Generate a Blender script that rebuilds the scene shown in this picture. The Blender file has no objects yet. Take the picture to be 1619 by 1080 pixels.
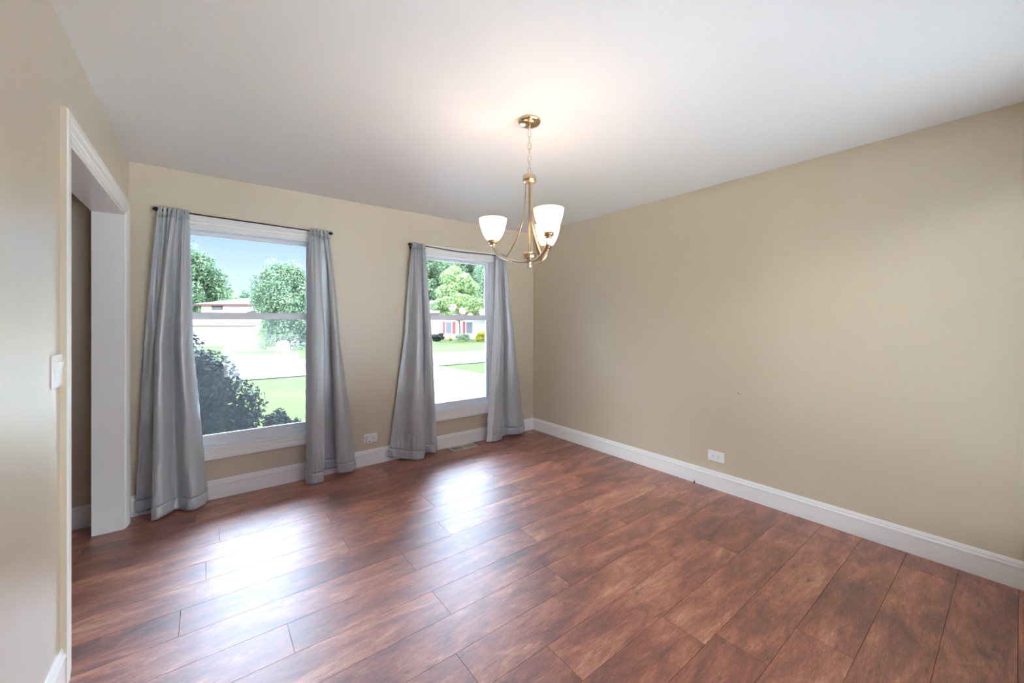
import bpy, bmesh, math, random
import numpy as np
from mathutils import Vector, Matrix, noise

random.seed(7)
SC = bpy.context.scene
COL = SC.collection
PI = math.pi

# ------------------------------------------------------------------ helpers
def lin(r, g, b):
    f = lambda c: (c / 255 / 12.92) if c / 255 <= 0.04045 else ((c / 255 + 0.055) / 1.055) ** 2.4
    return (f(r), f(g), f(b), 1.0)

def tag(o, label=None, cat=None, group=None, kind=None):
    if label: o['label'] = label
    if cat: o['category'] = cat
    if group: o['group'] = group
    if kind: o['kind'] = kind
    return o

def link(name, me, m=None, parent=None, smooth=False):
    o = bpy.data.objects.new(name, me)
    COL.objects.link(o)
    if m is not None:
        me.materials.append(m)
    if smooth:
        for p in me.polygons: p.use_smooth = True
        if name not in ('drape', 'hem', 'rod_pocket', 'lawn', 'street'): me.set_sharp_from_angle(angle=math.radians(38))
    if parent is not None: o.parent = parent
    return o

def obj(name, bm, m=None, parent=None, smooth=False):
    bmesh.ops.recalc_face_normals(bm, faces=bm.faces)
    me = bpy.data.meshes.new(name)
    bm.to_mesh(me); bm.free()
    return link(name, me, m, parent, smooth)

def empty(name, loc=(0, 0, 0), rz=0):
    o = bpy.data.objects.new(name, None)
    COL.objects.link(o)
    o.location = loc; o.rotation_euler = (0, 0, rz)
    o.empty_display_size = 0.1
    return o

def box(bm, x0, x1, y0, y1, z0, z1, bev=0.0):
    r = bmesh.ops.create_cube(bm, size=1)
    vs = r['verts']
    for v in vs:
        v.co = Vector(((x0 + x1) / 2 + v.co.x * (x1 - x0), (y0 + y1) / 2 + v.co.y * (y1 - y0), (z0 + z1) / 2 + v.co.z * (z1 - z0)))
    if bev > 0:
        es = list({e for v in vs for e in v.link_edges})
        bmesh.ops.bevel(bm, geom=es, offset=bev, segments=2, affect='EDGES', profile=0.5)

def lathe(bm, prof, cx=0, cy=0, n=32, cap=True):
    rings = []
    for r, z in prof:
        rings.append([bm.verts.new((cx + r * math.cos(2 * PI * k / n), cy + r * math.sin(2 * PI * k / n), z)) for k in range(n)])
    for a, b in zip(rings, rings[1:]):
        for k in range(n):
            bm.faces.new((a[k], a[(k + 1) % n], b[(k + 1) % n], b[k]))
    if cap:
        bm.faces.new(rings[0][::-1]); bm.faces.new(rings[-1])

def tube(bm, pts, rw, rh=None, n=12, up=Vector((0, 0, 1)), square=False):
    """sweep an ellipse (rw along the side, rh along the normal) along pts"""
    rh = rh or rw
    pts = [Vector(p) for p in pts]
    rings = []
    for i, p in enumerate(pts):
        t = (pts[min(i + 1, len(pts) - 1)] - pts[max(i - 1, 0)]).normalized()
        s = t.cross(up)
        if s.length < 1e-4: s = t.cross(Vector((0, 1, 0)))
        s.normalize(); u = s.cross(t).normalized()
        ring = []
        for k in range(n):
            a = 2 * PI * k / n
            c, d = math.cos(a), math.sin(a)
            if square:
                c = math.copysign(abs(c) ** 0.45, c); d = math.copysign(abs(d) ** 0.45, d)
            ring.append(bm.verts.new(p + s * (rw * c) + u * (rh * d)))
        rings.append(ring)
    for a, b in zip(rings, rings[1:]):
        for k in range(n):
            bm.faces.new((a[k], a[(k + 1) % n], b[(k + 1) % n], b[k]))
    bm.faces.new(rings[0][::-1]); bm.faces.new(rings[-1])

def catmull(P, n):
    P = [Vector(p) for p in P]
    out = []
    m = len(P) - 1
    for k in range(n + 1):
        t = k / n * m
        i = min(int(t), m - 1); f = t - i
        p0, p1, p2, p3 = P[max(i - 1, 0)], P[i], P[i + 1], P[min(i + 2, m)]
        out.append(0.5 * ((2 * p1) + (p2 - p0) * f + (2 * p0 - 5 * p1 + 4 * p2 - p3) * f * f + (3 * p1 - p0 - 3 * p2 + p3) * f ** 3))
    return out

def sm(a, b, x):
    t = max(0.0, min(1.0, (x - a) / (b - a)))
    return t * t * (3 - 2 * t)

def wall_grid(name, m, us, vs, solid, t0, t1, fn):
    """wall slab from a grid with holes; fn(u,v,t) -> xyz"""
    bm = bmesh.new(); cache = {}
    def V(i, j, t):
        k = (i, j, t)
        if k not in cache: cache[k] = bm.verts.new(fn(us[i], vs[j], t))
        return cache[k]
    nu, nv = len(us) - 1, len(vs) - 1
    S = lambda i, j: 0 <= i < nu and 0 <= j < nv and solid(i, j)
    for i in range(nu):
        for j in range(nv):
            if not S(i, j): continue
            for t in (t0, t1):
                bm.faces.new((V(i, j, t), V(i + 1, j, t), V(i + 1, j + 1, t), V(i, j + 1, t)))
            if not S(i - 1, j): bm.faces.new((V(i, j, t0), V(i, j + 1, t0), V(i, j + 1, t1), V(i, j, t1)))
            if not S(i + 1, j): bm.faces.new((V(i + 1, j, t0), V(i + 1, j + 1, t0), V(i + 1, j + 1, t1), V(i + 1, j, t1)))
            if not S(i, j - 1): bm.faces.new((V(i, j, t0), V(i + 1, j, t0), V(i + 1, j, t1), V(i, j, t1)))
            if not S(i, j + 1): bm.faces.new((V(i, j + 1, t0), V(i + 1, j + 1, t0), V(i + 1, j + 1, t1), V(i, j + 1, t1)))
    o = obj(name, bm, m)
    return tag(o, kind='structure')

def sweep(bm, prof, path, closed, fn):
    """prof: list of (w, h): w outward in plane, h off the wall. path: list of ((s,t), (os,ot)) corner + outward offset direction (mitred)."""
    rings = []
    for (s, t), (os_, ot) in path:
        rings.append([bm.verts.new(fn(s + os_ * w, t + ot * w, h)) for w, h in prof])
    n = len(prof)
    pairs = list(zip(rings, rings[1:])) + ([(rings[-1], rings[0])] if closed else [])
    for a, b in pairs:
        for k in range(n - 1):
            bm.faces.new((a[k], a[k + 1], b[k + 1], b[k]))
        bm.faces.new((a[n - 1], a[0], b[0], b[n - 1]))
    if not closed:
        bm.faces.new(rings[0]); bm.faces.new(rings[-1][::-1])

# ------------------------------------------------------------------ materials
def newmat(name):
    m = bpy.data.materials.new(name); m.use_nodes = True
    nt = m.node_tree
    b = nt.nodes.get('Principled BSDF')
    return m, nt, b

def N(nt, typ, **kw):
    n = nt.nodes.new(typ)
    for k, v in kw.items():
        if k.startswith('_'): setattr(n, k[1:], v)
        else: n.inputs[k.replace('__', ' ')].default_value = v
    return n

def paint(name, col, rough=0.5, var=0.03, scale=6.0, bump=0.0, bscale=120.0, spec=0.5, metallic=0.0, sheen=0.0):
    m, nt, b = newmat(name)
    L = nt.links.new
    tc = N(nt, 'ShaderNodeTexCoord')
    nz = N(nt, 'ShaderNodeTexNoise', Scale=scale, Detail=3.0)
    L(tc.outputs['Object'], nz.inputs['Vector'])
    mx = N(nt, 'ShaderNodeMix'); mx.data_type = 'RGBA'
    c = Vector(col[:3])
    mx.inputs[6].default_value = (*[max(0, x * (1 - var)) for x in c], 1)
    mx.inputs[7].default_value = (*[min(1, x * (1 + var)) for x in c], 1)
    L(nz.outputs['Fac'], mx.inputs[0]); L(mx.outputs[2], b.inputs['Base Color'])
    b.inputs['Roughness'].default_value = rough
    b.inputs['Metallic'].default_value = metallic
    b.inputs['Specular IOR Level'].default_value = spec
    if sheen: b.inputs['Sheen Weight'].default_value = sheen
    if bump:
        n2 = N(nt, 'ShaderNodeTexNoise', Scale=bscale, Detail=2.0)
        L(tc.outputs['Object'], n2.inputs['Vector'])
        bp = N(nt, 'ShaderNodeBump', Strength=bump, Distance=0.002)
        L(n2.outputs['Fac'], bp.inputs['Height']); L(bp.outputs['Normal'], b.inputs['Normal'])
    return m

M = {}
M['wall'] = paint('beige_wall_paint', lin(208, 193, 167), 0.36, 0.012, 1.5, 0.06, 180, spec=0.55)
M['wall'].node_tree.nodes['Principled BSDF'].inputs['Coat Weight'].default_value = 1.0
M['wall'].node_tree.nodes['Principled BSDF'].inputs['Coat Roughness'].default_value = 0.42
M['ceil'] = paint('ceiling_paint', lin(240, 241, 240), 0.7, 0.008, 1.0, 0.1, 120, spec=0.3)
M['trim'] = paint('white_trim_paint', lin(240, 236, 231), 0.3, 0.008, 3.0)
M['vinyl'] = paint('white_vinyl', lin(232, 233, 235), 0.35, 0.008, 3.0)
M['plastic'] = paint('white_plastic', lin(240, 239, 236), 0.3, 0.005, 9.0)
M['slot'] = paint('dark_slot', lin(40, 38, 36), 0.6)
M['black'] = paint('black_metal', lin(22, 20, 20), 0.4, 0.05)
M['nickel'] = paint('brushed_nickel', lin(206, 184, 152), 0.25, 0.05, 60, metallic=1.0)
M['chrome'] = paint('polished_nickel', lin(228, 216, 200), 0.18, 0.04, 60, metallic=1.0)
M['vent'] = paint('vent_metal', lin(222, 214, 198), 0.45, 0.05, 30)
M['vent_dark'] = paint('vent_shade', lin(34, 30, 27), 0.6, 0.05, 30)
M['siding'] = paint('white_siding', lin(206, 198, 196), 0.6, 0.03)
M['roofpale'] = paint('pale_shingles', lin(128, 132, 142), 0.8, 0.12, 3.0)
M['roofbrown'] = paint('brown_shingles', lin(112, 84, 76), 0.8, 0.2, 3.0)
M['fascia'] = paint('maroon_fascia', lin(84, 44, 46), 0.6, 0.05)
M['shutter'] = paint('red_shutter', lin(150, 60, 72), 0.6, 0.05)
M['farglass'] = paint('far_glass', lin(96, 100, 112), 0.15, 0.1)
M['bark'] = paint('bark', lin(92, 76, 64), 0.9, 0.3, 8.0)
M['asphalt'] = paint('asphalt', lin(84, 86, 98), 0.9, 0.1, 2.0)
M['concrete'] = paint('concrete', lin(214, 210, 204), 0.85, 0.05, 1.0)
M['shingle'] = paint('roof_shingle', lin(90, 84, 80), 0.9, 0.1)

def mat_fabric(name, col, rough, sheen=0.25, spec=0.6):
    m, nt, b = newmat(name)
    L = nt.links.new
    tc = N(nt, 'ShaderNodeTexCoord')
    mp = N(nt, 'ShaderNodeMapping'); mp.inputs['Scale'].default_value = (30, 30, 500)
    L(tc.outputs['Object'], mp.inputs['Vector'])
    nz = N(nt, 'ShaderNodeTexNoise', Scale=1.0, Detail=3.0)
    L(mp.outputs['Vector'], nz.inputs['Vector'])
    mx = N(nt, 'ShaderNodeMix'); mx.data_type = 'RGBA'
    c = col
    mx.inputs[6].default_value = (c[0] * .93, c[1] * .93, c[2] * .94, 1)
    mx.inputs[7].default_value = (c[0] * 1.06, c[1] * 1.06, c[2] * 1.06, 1)
    L(nz.outputs['Fac'], mx.inputs[0]); L(mx.outputs[2], b.inputs['Base Color'])
    b.inputs['Roughness'].default_value = rough
    b.inputs['Sheen Weight'].default_value = sheen
    b.inputs['Sheen Roughness'].default_value = 0.4
    b.inputs['Specular IOR Level'].default_value = spec
    n2 = N(nt, 'ShaderNodeTexNoise', Scale=14.0, Detail=4.0)
    L(tc.outputs['Object'], n2.inputs['Vector'])
    bp = N(nt, 'ShaderNodeBump', Strength=0.45, Distance=0.007)
    L(n2.outputs['Fac'], bp.inputs['Height']); L(bp.outputs['Normal'], b.inputs['Normal'])
    return m
M['satin'] = mat_fabric('silver_satin', lin(186, 188, 189), 0.33, 0.1, 0.8)
M['satin'].node_tree.nodes['Principled BSDF'].inputs['Metallic'].default_value = 0.15
M['lining'] = mat_fabric('white_lining', lin(226, 226, 228), 0.7, 0.1, 0.3)

def mat_glass():
    m, nt, b = newmat('window_glass')
    nt.nodes.remove(b)
    L = nt.links.new
    out = nt.nodes['Material Output']
    tr = N(nt, 'ShaderNodeBsdfTransparent', Color=(0.97, 0.985, 0.98, 1))
    gl = N(nt, 'ShaderNodeBsdfGlossy', Roughness=0.02)
    fr = N(nt, 'ShaderNodeFresnel', IOR=1.35)
    mx = N(nt, 'ShaderNodeMixShader')
    L(fr.outputs[0], mx.inputs[0]); L(tr.outputs[0], mx.inputs[1]); L(gl.outputs[0], mx.inputs[2])
    L(mx.outputs[0], out.inputs['Surface'])
    return m
M['glass'] = mat_glass()

def mat_screen():
    m, nt, b = newmat('insect_mesh')
    nt.nodes.remove(b)
    L = nt.links.new
    out = nt.nodes['Material Output']
    tc = N(nt, 'ShaderNodeTexCoord')
    nz = N(nt, 'ShaderNodeTexNoise', Scale=3.0, Detail=1.0)
    L(tc.outputs['Object'], nz.inputs['Vector'])
    mr = N(nt, 'ShaderNodeMapRange'); mr.inputs[3].default_value = 0.006; mr.inputs[4].default_value = 0.018
    L(nz.outputs['Fac'], mr.inputs[0])
    tr = N(nt, 'ShaderNodeBsdfTransparent')
    tl = N(nt, 'ShaderNodeBsdfTranslucent', Color=(0.9, 0.9, 0.9, 1))
    mx = N(nt, 'ShaderNodeMixShader')
    L(mr.outputs[0], mx.inputs[0]); L(tr.outputs[0], mx.inputs[1]); L(tl.outputs[0], mx.inputs[2])
    L(mx.outputs[0], out.inputs['Surface'])
    return m
M['screen'] = mat_screen()

def mat_shade():
    m, nt, b = newmat('frosted_lit_glass')
    b.inputs['Base Color'].default_value = (0.95, 0.92, 0.86, 1)
    b.inputs['Roughness'].default_value = 0.35
    b.inputs['Emission Color'].default_value = (1.0, 0.86, 0.66, 1)
    b.inputs['Emission Strength'].default_value = SHADE_E
    tl = N(nt, 'ShaderNodeBsdfTranslucent', Color=(1.0, 0.9, 0.75, 1))
    mx = N(nt, 'ShaderNodeMixShader', Fac=0.6)
    out = nt.nodes['Material Output']
    nt.links.new(b.outputs[0], mx.inputs[1]); nt.links.new(tl.outputs[0], mx.inputs[2])
    nt.links.new(mx.outputs[0], out.inputs['Surface'])
    return m
SHADE_E = 1.0
M['shade'] = mat_shade()
M['rim'] = paint('unlit_tan_rim', lin(196, 164, 122), 0.4, 0.03)  # tan colour stands in for the unlit look of the glass lip
m, nt, b = newmat('lamp_bulb')
b.inputs['Base Color'].default_value = (1, .95, .85, 1)
b.inputs['Emission Color'].default_value = (1.0, 0.8, 0.55, 1); b.inputs['Emission Strength'].default_value = 2.5
M['bulb'] = m

def mat_leaf(name, dark, light, scale=1.2, trans=0.3):
    m, nt, b = newmat(name)
    L = nt.links.new
    tc = N(nt, 'ShaderNodeTexCoord')
    at = N(nt, 'ShaderNodeAttribute'); at.attribute_name = 'rnd'
    nz = N(nt, 'ShaderNodeTexNoise', Scale=scale, Detail=2.0)
    L(tc.outputs['Object'], nz.inputs['Vector'])
    ad = N(nt, 'ShaderNodeMath'); ad.operation = 'MULTIPLY_ADD'
    L(at.outputs['Fac'], ad.inputs[0]); ad.inputs[1].default_value = 0.6
    L(nz.outputs['Fac'], ad.inputs[2])
    mr = N(nt, 'ShaderNodeMapRange'); mr.inputs[1].default_value = 0.35; mr.inputs[2].default_value = 1.15
    L(ad.outputs[0], mr.inputs[0])
    mx = N(nt, 'ShaderNodeMix'); mx.data_type = 'RGBA'
    mx.inputs[6].default_value = dark; mx.inputs[7].default_value = light
    L(mr.outputs[0], mx.inputs[0]); L(mx.outputs[2], b.inputs['Base Color'])
    b.inputs['Roughness'].default_value = 0.6; b.inputs['Specular IOR Level'].default_value = 0.15
    tl = N(nt, 'ShaderNodeBsdfTranslucent'); L(mx.outputs[2], tl.inputs['Color'])
    ms = N(nt, 'ShaderNodeMixShader', Fac=trans)
    out = nt.nodes['Material Output']
    L(b.outputs[0], ms.inputs[1]); L(tl.outputs[0], ms.inputs[2]); L(ms.outputs[0], out.inputs['Surface'])
    return m
M['leaf_a'] = mat_leaf('leaf_blue_green', lin(54, 80, 64), lin(152, 176, 140))
M['leaf_b'] = mat_leaf('leaf_bright', lin(84, 112, 72), lin(176, 196, 138))
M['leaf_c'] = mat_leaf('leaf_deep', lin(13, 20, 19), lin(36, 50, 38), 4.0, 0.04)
M['leaf_y'] = mat_leaf('leaf_yellow', lin(100, 104, 30), lin(176, 172, 60), 2.0)
M['leaf_p'] = mat_leaf('blossom', lin(206, 160, 160), lin(240, 222, 216), 2.0)
M['leaf_r'] = mat_leaf('leaf_russet', lin(70, 34, 40), lin(128, 78, 78), 4.0)

def mat_grass():
    m, nt, b = newmat('lawn_grass')
    L = nt.links.new
    tc = N(nt, 'ShaderNodeTexCoord')
    nz = N(nt, 'ShaderNodeTexNoise', Scale=0.5, Detail=6.0, Roughness=0.7)
    n2 = N(nt, 'ShaderNodeTexNoise', Scale=18.0, Detail=3.0)
    L(tc.outputs['Object'], nz.inputs['Vector']); L(tc.outputs['Object'], n2.inputs['Vector'])
    ad = N(nt, 'ShaderNodeMath'); ad.operation = 'MULTIPLY_ADD'; ad.inputs[1].default_value = 0.4
    L(n2.outputs['Fac'], ad.inputs[0]); L(nz.outputs['Fac'], ad.inputs[2])
    mr = N(nt, 'ShaderNodeMapRange'); mr.inputs[1].default_value = 0.45; mr.inputs[2].default_value = 0.95
    L(ad.outputs[0], mr.inputs[0])
    mx = N(nt, 'ShaderNodeMix'); mx.data_type = 'RGBA'
    mx.inputs[6].default_value = lin(54, 66, 28); mx.inputs[7].default_value = lin(76, 86, 43)
    L(mr.outputs[0], mx.inputs[0]); L(mx.outputs[2], b.inputs['Base Color'])
    b.inputs['Roughness'].default_value = 0.9; b.inputs['Specular IOR Level'].default_value = 0.1
    return m
M['grass'] = mat_grass()

def mat_floor():
    m, nt, b = newmat('hand_scraped_hickory')
    L = nt.links.new
    geo = N(nt, 'ShaderNodeNewGeometry')
    rn = N(nt, 'ShaderNodeAttribute'); rn.attribute_name = 'plank'
    sep = N(nt, 'ShaderNodeSeparateXYZ'); L(geo.outputs['Position'], sep.inputs[0])
    # plank-local coordinates: shift every plank by its own random amount
    sx = N(nt, 'ShaderNodeMath'); sx.operation = 'MULTIPLY_ADD'; sx.inputs[1].default_value = 37.0
    L(rn.outputs['Fac'], sx.inputs[0]); L(sep.outputs[0], sx.inputs[2])
    sz = N(nt, 'ShaderNodeMath'); sz.operation = 'MULTIPLY'; sz.inputs[1].default_value = 19.0
    L(rn.outputs['Fac'], sz.inputs[0])
    cb = N(nt, 'ShaderNodeCombineXYZ'); L(sx.outputs[0], cb.inputs[0]); L(sep.outputs[1], cb.inputs[1]); L(sz.outputs[0], cb.inputs[2])
    def nz(scl, detail, rough, dist=0.0):
        mp = N(nt, 'ShaderNodeMapping'); mp.inputs['Scale'].default_value = scl
        L(cb.outputs[0], mp.inputs['Vector'])
        n = N(nt, 'ShaderNodeTexNoise', Scale=1.0, Detail=detail, Roughness=rough, Distortion=dist)
        L(mp.outputs[0], n.inputs['Vector'])
        return n
    blot = nz((2.6, 8.0, 1), 6.0, 0.66, 0.6)        # cloudy light and dark
    grain = nz((14.0, 110.0, 1), 6.0, 0.75, 1.8)       # fine fibre
    fig = nz((9.0, 55.0, 1), 8.0, 0.8, 1.3)        # figure and flames
    knot = nz((6.0, 20.0, 1), 5.0, 0.7, 0.8)       # dark smudges
    m1 = N(nt, 'ShaderNodeMath'); m1.operation = 'MULTIPLY_ADD'; m1.inputs[1].default_value = 0.55
    L(grain.outputs['Fac'], m1.inputs[0]); L(blot.outputs['Fac'], m1.inputs[2])
    m2 = N(nt, 'ShaderNodeMath'); m2.operation = 'MULTIPLY_ADD'; m2.inputs[1].default_value = 0.55
    L(fig.outputs['Fac'], m2.inputs[0]); L(m1.outputs[0], m2.inputs[2])
    m3 = N(nt, 'ShaderNodeMath'); m3.operation = 'MULTIPLY_ADD'; m3.inputs[1].default_value = 0.12
    L(rn.outputs['Fac'], m3.inputs[0]); L(m2.outputs[0], m3.inputs[2])
    cr = N(nt, 'ShaderNodeValToRGB')
    mr = N(nt, 'ShaderNodeMapRange'); mr.inputs[1].default_value = 0.84; mr.inputs[2].default_value = 1.37
    L(m3.outputs[0], mr.inputs[0]); L(mr.outputs[0], cr.inputs[0])
    e = cr.color_ramp.elements
    e[0].position = 0.0; e[0].color = lin(66, 34, 27)
    e[1].position = 1.0; e[1].color = lin(214, 156, 122)
    for p, c in ((0.26, (116, 60, 45)), (0.50, (150, 82, 60)), (0.76, (184, 114, 84))):
        k = e.new(p); k.color = lin(*c)
    kr = N(nt, 'ShaderNodeMapRange'); kr.inputs[1].default_value = 0.60; kr.inputs[2].default_value = 0.72
    L(knot.outputs['Fac'], kr.inputs[0])
    kx = N(nt, 'ShaderNodeMix'); kx.data_type = 'RGBA'
    km = N(nt, 'ShaderNodeMath'); km.operation = 'MULTIPLY'; km.inputs[1].default_value = 0.8
    L(kr.outputs[0], km.inputs[0]); L(km.outputs[0], kx.inputs[0])
    L(cr.outputs[0], kx.inputs[6]); kx.inputs[7].default_value = lin(44, 28, 25)
    L(kx.outputs[2], b.inputs['Base Color'])
    rr = N(nt, 'ShaderNodeMapRange'); rr.inputs[3].default_value = 0.44; rr.inputs[4].default_value = 0.54
    L(fig.outputs['Fac'], rr.inputs[0]); L(rr.outputs[0], b.inputs['Roughness'])
    b.inputs['IOR'].default_value = 1.55
    b.inputs['Specular IOR Level'].default_value = 0.5
    b.inputs['Coat Weight'].default_value = 1.0
    b.inputs['Coat Roughness'].default_value = 0.44
    b.inputs['Coat IOR'].default_value = 1.7
    bp = N(nt, 'ShaderNodeBump', Strength=0.1, Distance=0.002)
    L(m2.outputs[0], bp.inputs['Height']); L(bp.outputs['Normal'], b.inputs['Normal'])
    return m
M['floor'] = mat_floor()
M['groove'] = paint('floor_groove', lin(58, 30, 23), 0.8)

# ------------------------------------------------------------------ room shell
XL, XR, YB, YF, ZC = -0.428, 3.228, 3.743, -0.46, 2.44
TW = 0.16
W1 = (-0.18, 0.74); W2 = (1.70, 2.62); WZ = (0.39, 2.04)     # clear openings inside the casings
OP = (2.248, 3.56, 2.045)                                    # wide cased opening in the left wall
RW = (0.15, 2.95, 0.35, 2.25)                                # added fill window behind the camera, out of view
HX = -2.2                                                    # far side of the hallway

# floor: one mesh of planks over a dark sub-floor
PW, PL = 0.1985, 1.315
rowX = {3.1855: .735, 2.987: .06, 2.7885: .655, 2.59: -.007, 2.3915: .66, 2.193: -.098, 1.9945: .89, 1.796: .28, 1.5975: .884, 1.399: .15, 1.2005: .795, 1.002: 1.11}
def build_floor():
    bm = bmesh.new()
    lay = bm.faces.layers.float.new('plank')
    g = 0.00035
    Y0 = 1.796 - 12 * PW
    r = 0
    y = Y0
    rows = []
    while y < 3.76:
        rows.append(y); y += PW
    for y in rows:
        x0 = None
        for k, v in rowX.items():
            if abs(k - y) < 0.02: x0 = v
        if x0 is None: x0 = random.uniform(0, PL)
        a = x0 - math.ceil((x0 - HX) / PL) * PL
        while a < XR:
            xa, xb = max(a, HX) + g, min(a + PL, XR + 0.01) - g
            ya, yb = max(y, YF) + g, min(y + PW, YB + 0.01) - g
            if xb - xa > 0.01 and yb - ya > 0.01:
                rv = random.random()
                b_ = 0.0007
                top = [bm.verts.new(p) for p in ((xa + b_, ya + b_, 0), (xb - b_, ya + b_, 0), (xb - b_, yb - b_, 0), (xa + b_, yb - b_, 0))]
                low = [bm.verts.new(p) for p in ((xa, ya, -0.002), (xb, ya, -0.002), (xb, yb, -0.002), (xa, yb, -0.002))]
                fs = [bm.faces.new(top)]
                for k in range(4):
                    fs.append(bm.faces.new((low[k], low[(k + 1) % 4], top[(k + 1) % 4], top[k])))
                for f in fs: f[lay] = rv
            a += PL
    # sub-floor slab
    n0 = len(bm.faces)
    box(bm, HX - 0.1, XR + 0.12, YF - 0.14, YB + 0.0, -0.14, -0.0022)
    bm.faces.ensure_lookup_table()
    for i in range(n0, len(bm.faces)): bm.faces[i].material_index = 1
    o = obj('floor', bm, M['floor'])
    o.data.materials.append(M['groove'])
    return tag(o, kind='structure')
build_floor()

def slab(name, x0, x1, y0, y1, z0, z1, m):
    bm = bmesh.new(); box(bm, x0, x1, y0, y1, z0, z1)
    return tag(obj(name, bm, m), kind='structure')
slab('ceiling', HX - 0.1, XR + 0.12, YF - 0.14, YB + TW, ZC, ZC + 0.12, M['ceil'])

us = [HX - 0.1, W1[0], W1[1], W2[0], W2[1], XR + 0.12]
vs = [-0.6, WZ[0], WZ[1], ZC]
wall_grid('wall_back', M['wall'], us, vs, lambda i, j: not (j == 1 and i in (1, 3)), YB, YB + TW, lambda u, v, t: (u, t, v))
wall_grid('wall_left', M['wall'], [YF, OP[0], OP[1], YB], [0.0, OP[2], ZC], lambda i, j: not (i == 1 and j == 0), XL - 0.14, XL, lambda u, v, t: (t, u, v))
wall_grid('wall_right', M['wall'], [YF, YB], [0.0, ZC], lambda i, j: True, XR, XR + 0.12, lambda u, v, t: (t, u, v))
wall_grid('wall_front', M['wall'], [HX - 0.1, RW[0], RW[1], XR + 0.12], [0.0, RW[2], RW[3], ZC], lambda i, j: not (i == 1 and j == 1), YF - 0.14, YF, lambda u, v, t: (u, t, v))
wall_grid('wall_hallway', M['wall'], [YF, YB], [0.0, ZC], lambda i, j: True, HX - 0.1, HX, lambda u, v, t: (t, u, v))
wall_grid('wall_hallway_end', M['wall'], [HX, XL - 0.14], [0.0, ZC], lambda i, j: True, 0.6, 0.7, lambda u, v, t: (u, t, v))
slab('roof', HX - 1.0, XR + 1.2, YF - 0.3, YB + TW + 0.15, ZC + 0.12, ZC + 0.3, M['shingle'])

# baseboards
BP = [(0, 0), (0.014, 0), (0.014, 0.100), (0.0165, 0.103), (0.0165, 0.112), (0.011, 0.118), (0.010, 0.128), (0.006, 0.137), (0.004, 0.142), (0, 0.142)]   # (off wall, height)
def baseboard(name, fn, a, b_, ma=0, mb=0):
    bm = bmesh.new()
    rings = []
    for s, mi in ((a, ma), (b_, mb)):
        rings.append([bm.verts.new(fn(s + mi * h, h, z + 0.0005)) for h, z in BP])
    n = len(BP)
    for k in range(n): bm.faces.new((rings[0][k], rings[0][(k + 1) % n], rings[1][(k + 1) % n], rings[1][k]))
    bm.faces.new(rings[0]); bm.faces.new(rings[1][::-1])
    return tag(obj(name, bm, M['trim']), kind='structure')
baseboard('baseboard_back', lambda s, h, z: (s, YB - h, z), XL, XR, 1, -1)
baseboard('baseboard_right', lambda s, h, z: (XR - h, s, z), YF, YB, 1, -1)
baseboard('baseboard_left', lambda s, h, z: (XL + h, s, z), YF, OP[0] - 0.0905, 1, 0)
baseboard('baseboard_corner', lambda s, h, z: (XL + h, s, z), OP[1] + 0.0905, YB, 0, -1)
baseboard('baseboard_hallway', lambda s, h, z: (s, YB - h, z), HX, XL - 0.14, 1, -1)
baseboard('baseboard_front', lambda s, h, z: (s, YF + h, z), XL, XR, 1, -1)

# cased opening in the left wall
CP = [(0, 0), (0, 0.010), (0.004, 0.0125), (0.022, 0.0125), (0.026, 0.0155), (0.050, 0.0165), (0.056, 0.0195), (0.062, 0.021), (0.084, 0.021), (0.090, 0.017), (0.090, 0)]
bm = bmesh.new()
sweep(bm, CP, [((OP[0], 0.0005), (-1, 0)), ((OP[0], OP[2]), (-1, 1)), ((OP[1], OP[2]), (1, 1)), ((OP[1], 0.0005), (1, 0))], False, lambda s, t, h: (XL + h, s, t))
o = tag(obj('trim_1', bm, M['trim']), kind='structure')
o.data.materials.append(M['wall'])
for p in o.data.polygons:
    if p.normal.y < -0.9 and p.center.y < OP[0] - 0.05: p.material_index = 1      # near edge of the casing takes the wall material
bm = bmesh.new()
box(bm, XL - 0.145, XL + 0.003, OP[0], OP[0] + 0.015, 0.0005, OP[2])
box(bm, XL - 0.145, XL + 0.003, OP[1] - 0.015, OP[1], 0.0005, OP[2])
box(bm, XL - 0.145, XL + 0.003, OP[0] + 0.015, OP[1] - 0.015, OP[2] - 0.015, OP[2])
obj('jamb', bm, M['trim'], o)

# ------------------------------------------------------------------ windows
WP = [(0, 0), (0, 0.008), (0.005, 0.011), (0.016, 0.011), (0.018, 0.007), (0.021, 0.007), (0.024, 0.014), (0.040, 0.016), (0.043, 0.011), (0.046, 0.011), (0.050, 0.018), (0.060, 0.022), (0.064, 0.026), (0.084, 0.026), (0.090, 0.021), (0.090, 0)]
def rect_frame(bm, x0, x1, z0, z1, y0, y1, l, r, b_, t):
    """sash: stiles l, r and rails b_, t"""
    e = 0.004
    def ring(y, ox):
        return None
    box(bm, x0, x0 + l, y0, y1, z0, z1); box(bm, x1 - r, x1, y0, y1, z0, z1)
    box(bm, x0 + l, x1 - r, y0, y1, z0, z0 + b_); box(bm, x0 + l, x1 - r, y0, y1, z1 - t, z1)
    # glazing bead on the room side
    g = 0.008
    box(bm, x0 + l, x0 + l + g, y0 + 0.008, y1 - 0.008, z0 + b_, z1 - t); box(bm, x1 - r - g, x1 - r, y0 + 0.008, y1 - 0.008, z0 + b_, z1 - t)
    box(bm, x0 + l + g, x1 - r - g, y0 + 0.008, y1 - 0.008, z0 + b_, z0 + b_ + g); box(bm, x0 + l + g, x1 - r - g, y0 + 0.008, y1 - 0.008, z1 - t - g, z1 - t)

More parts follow.
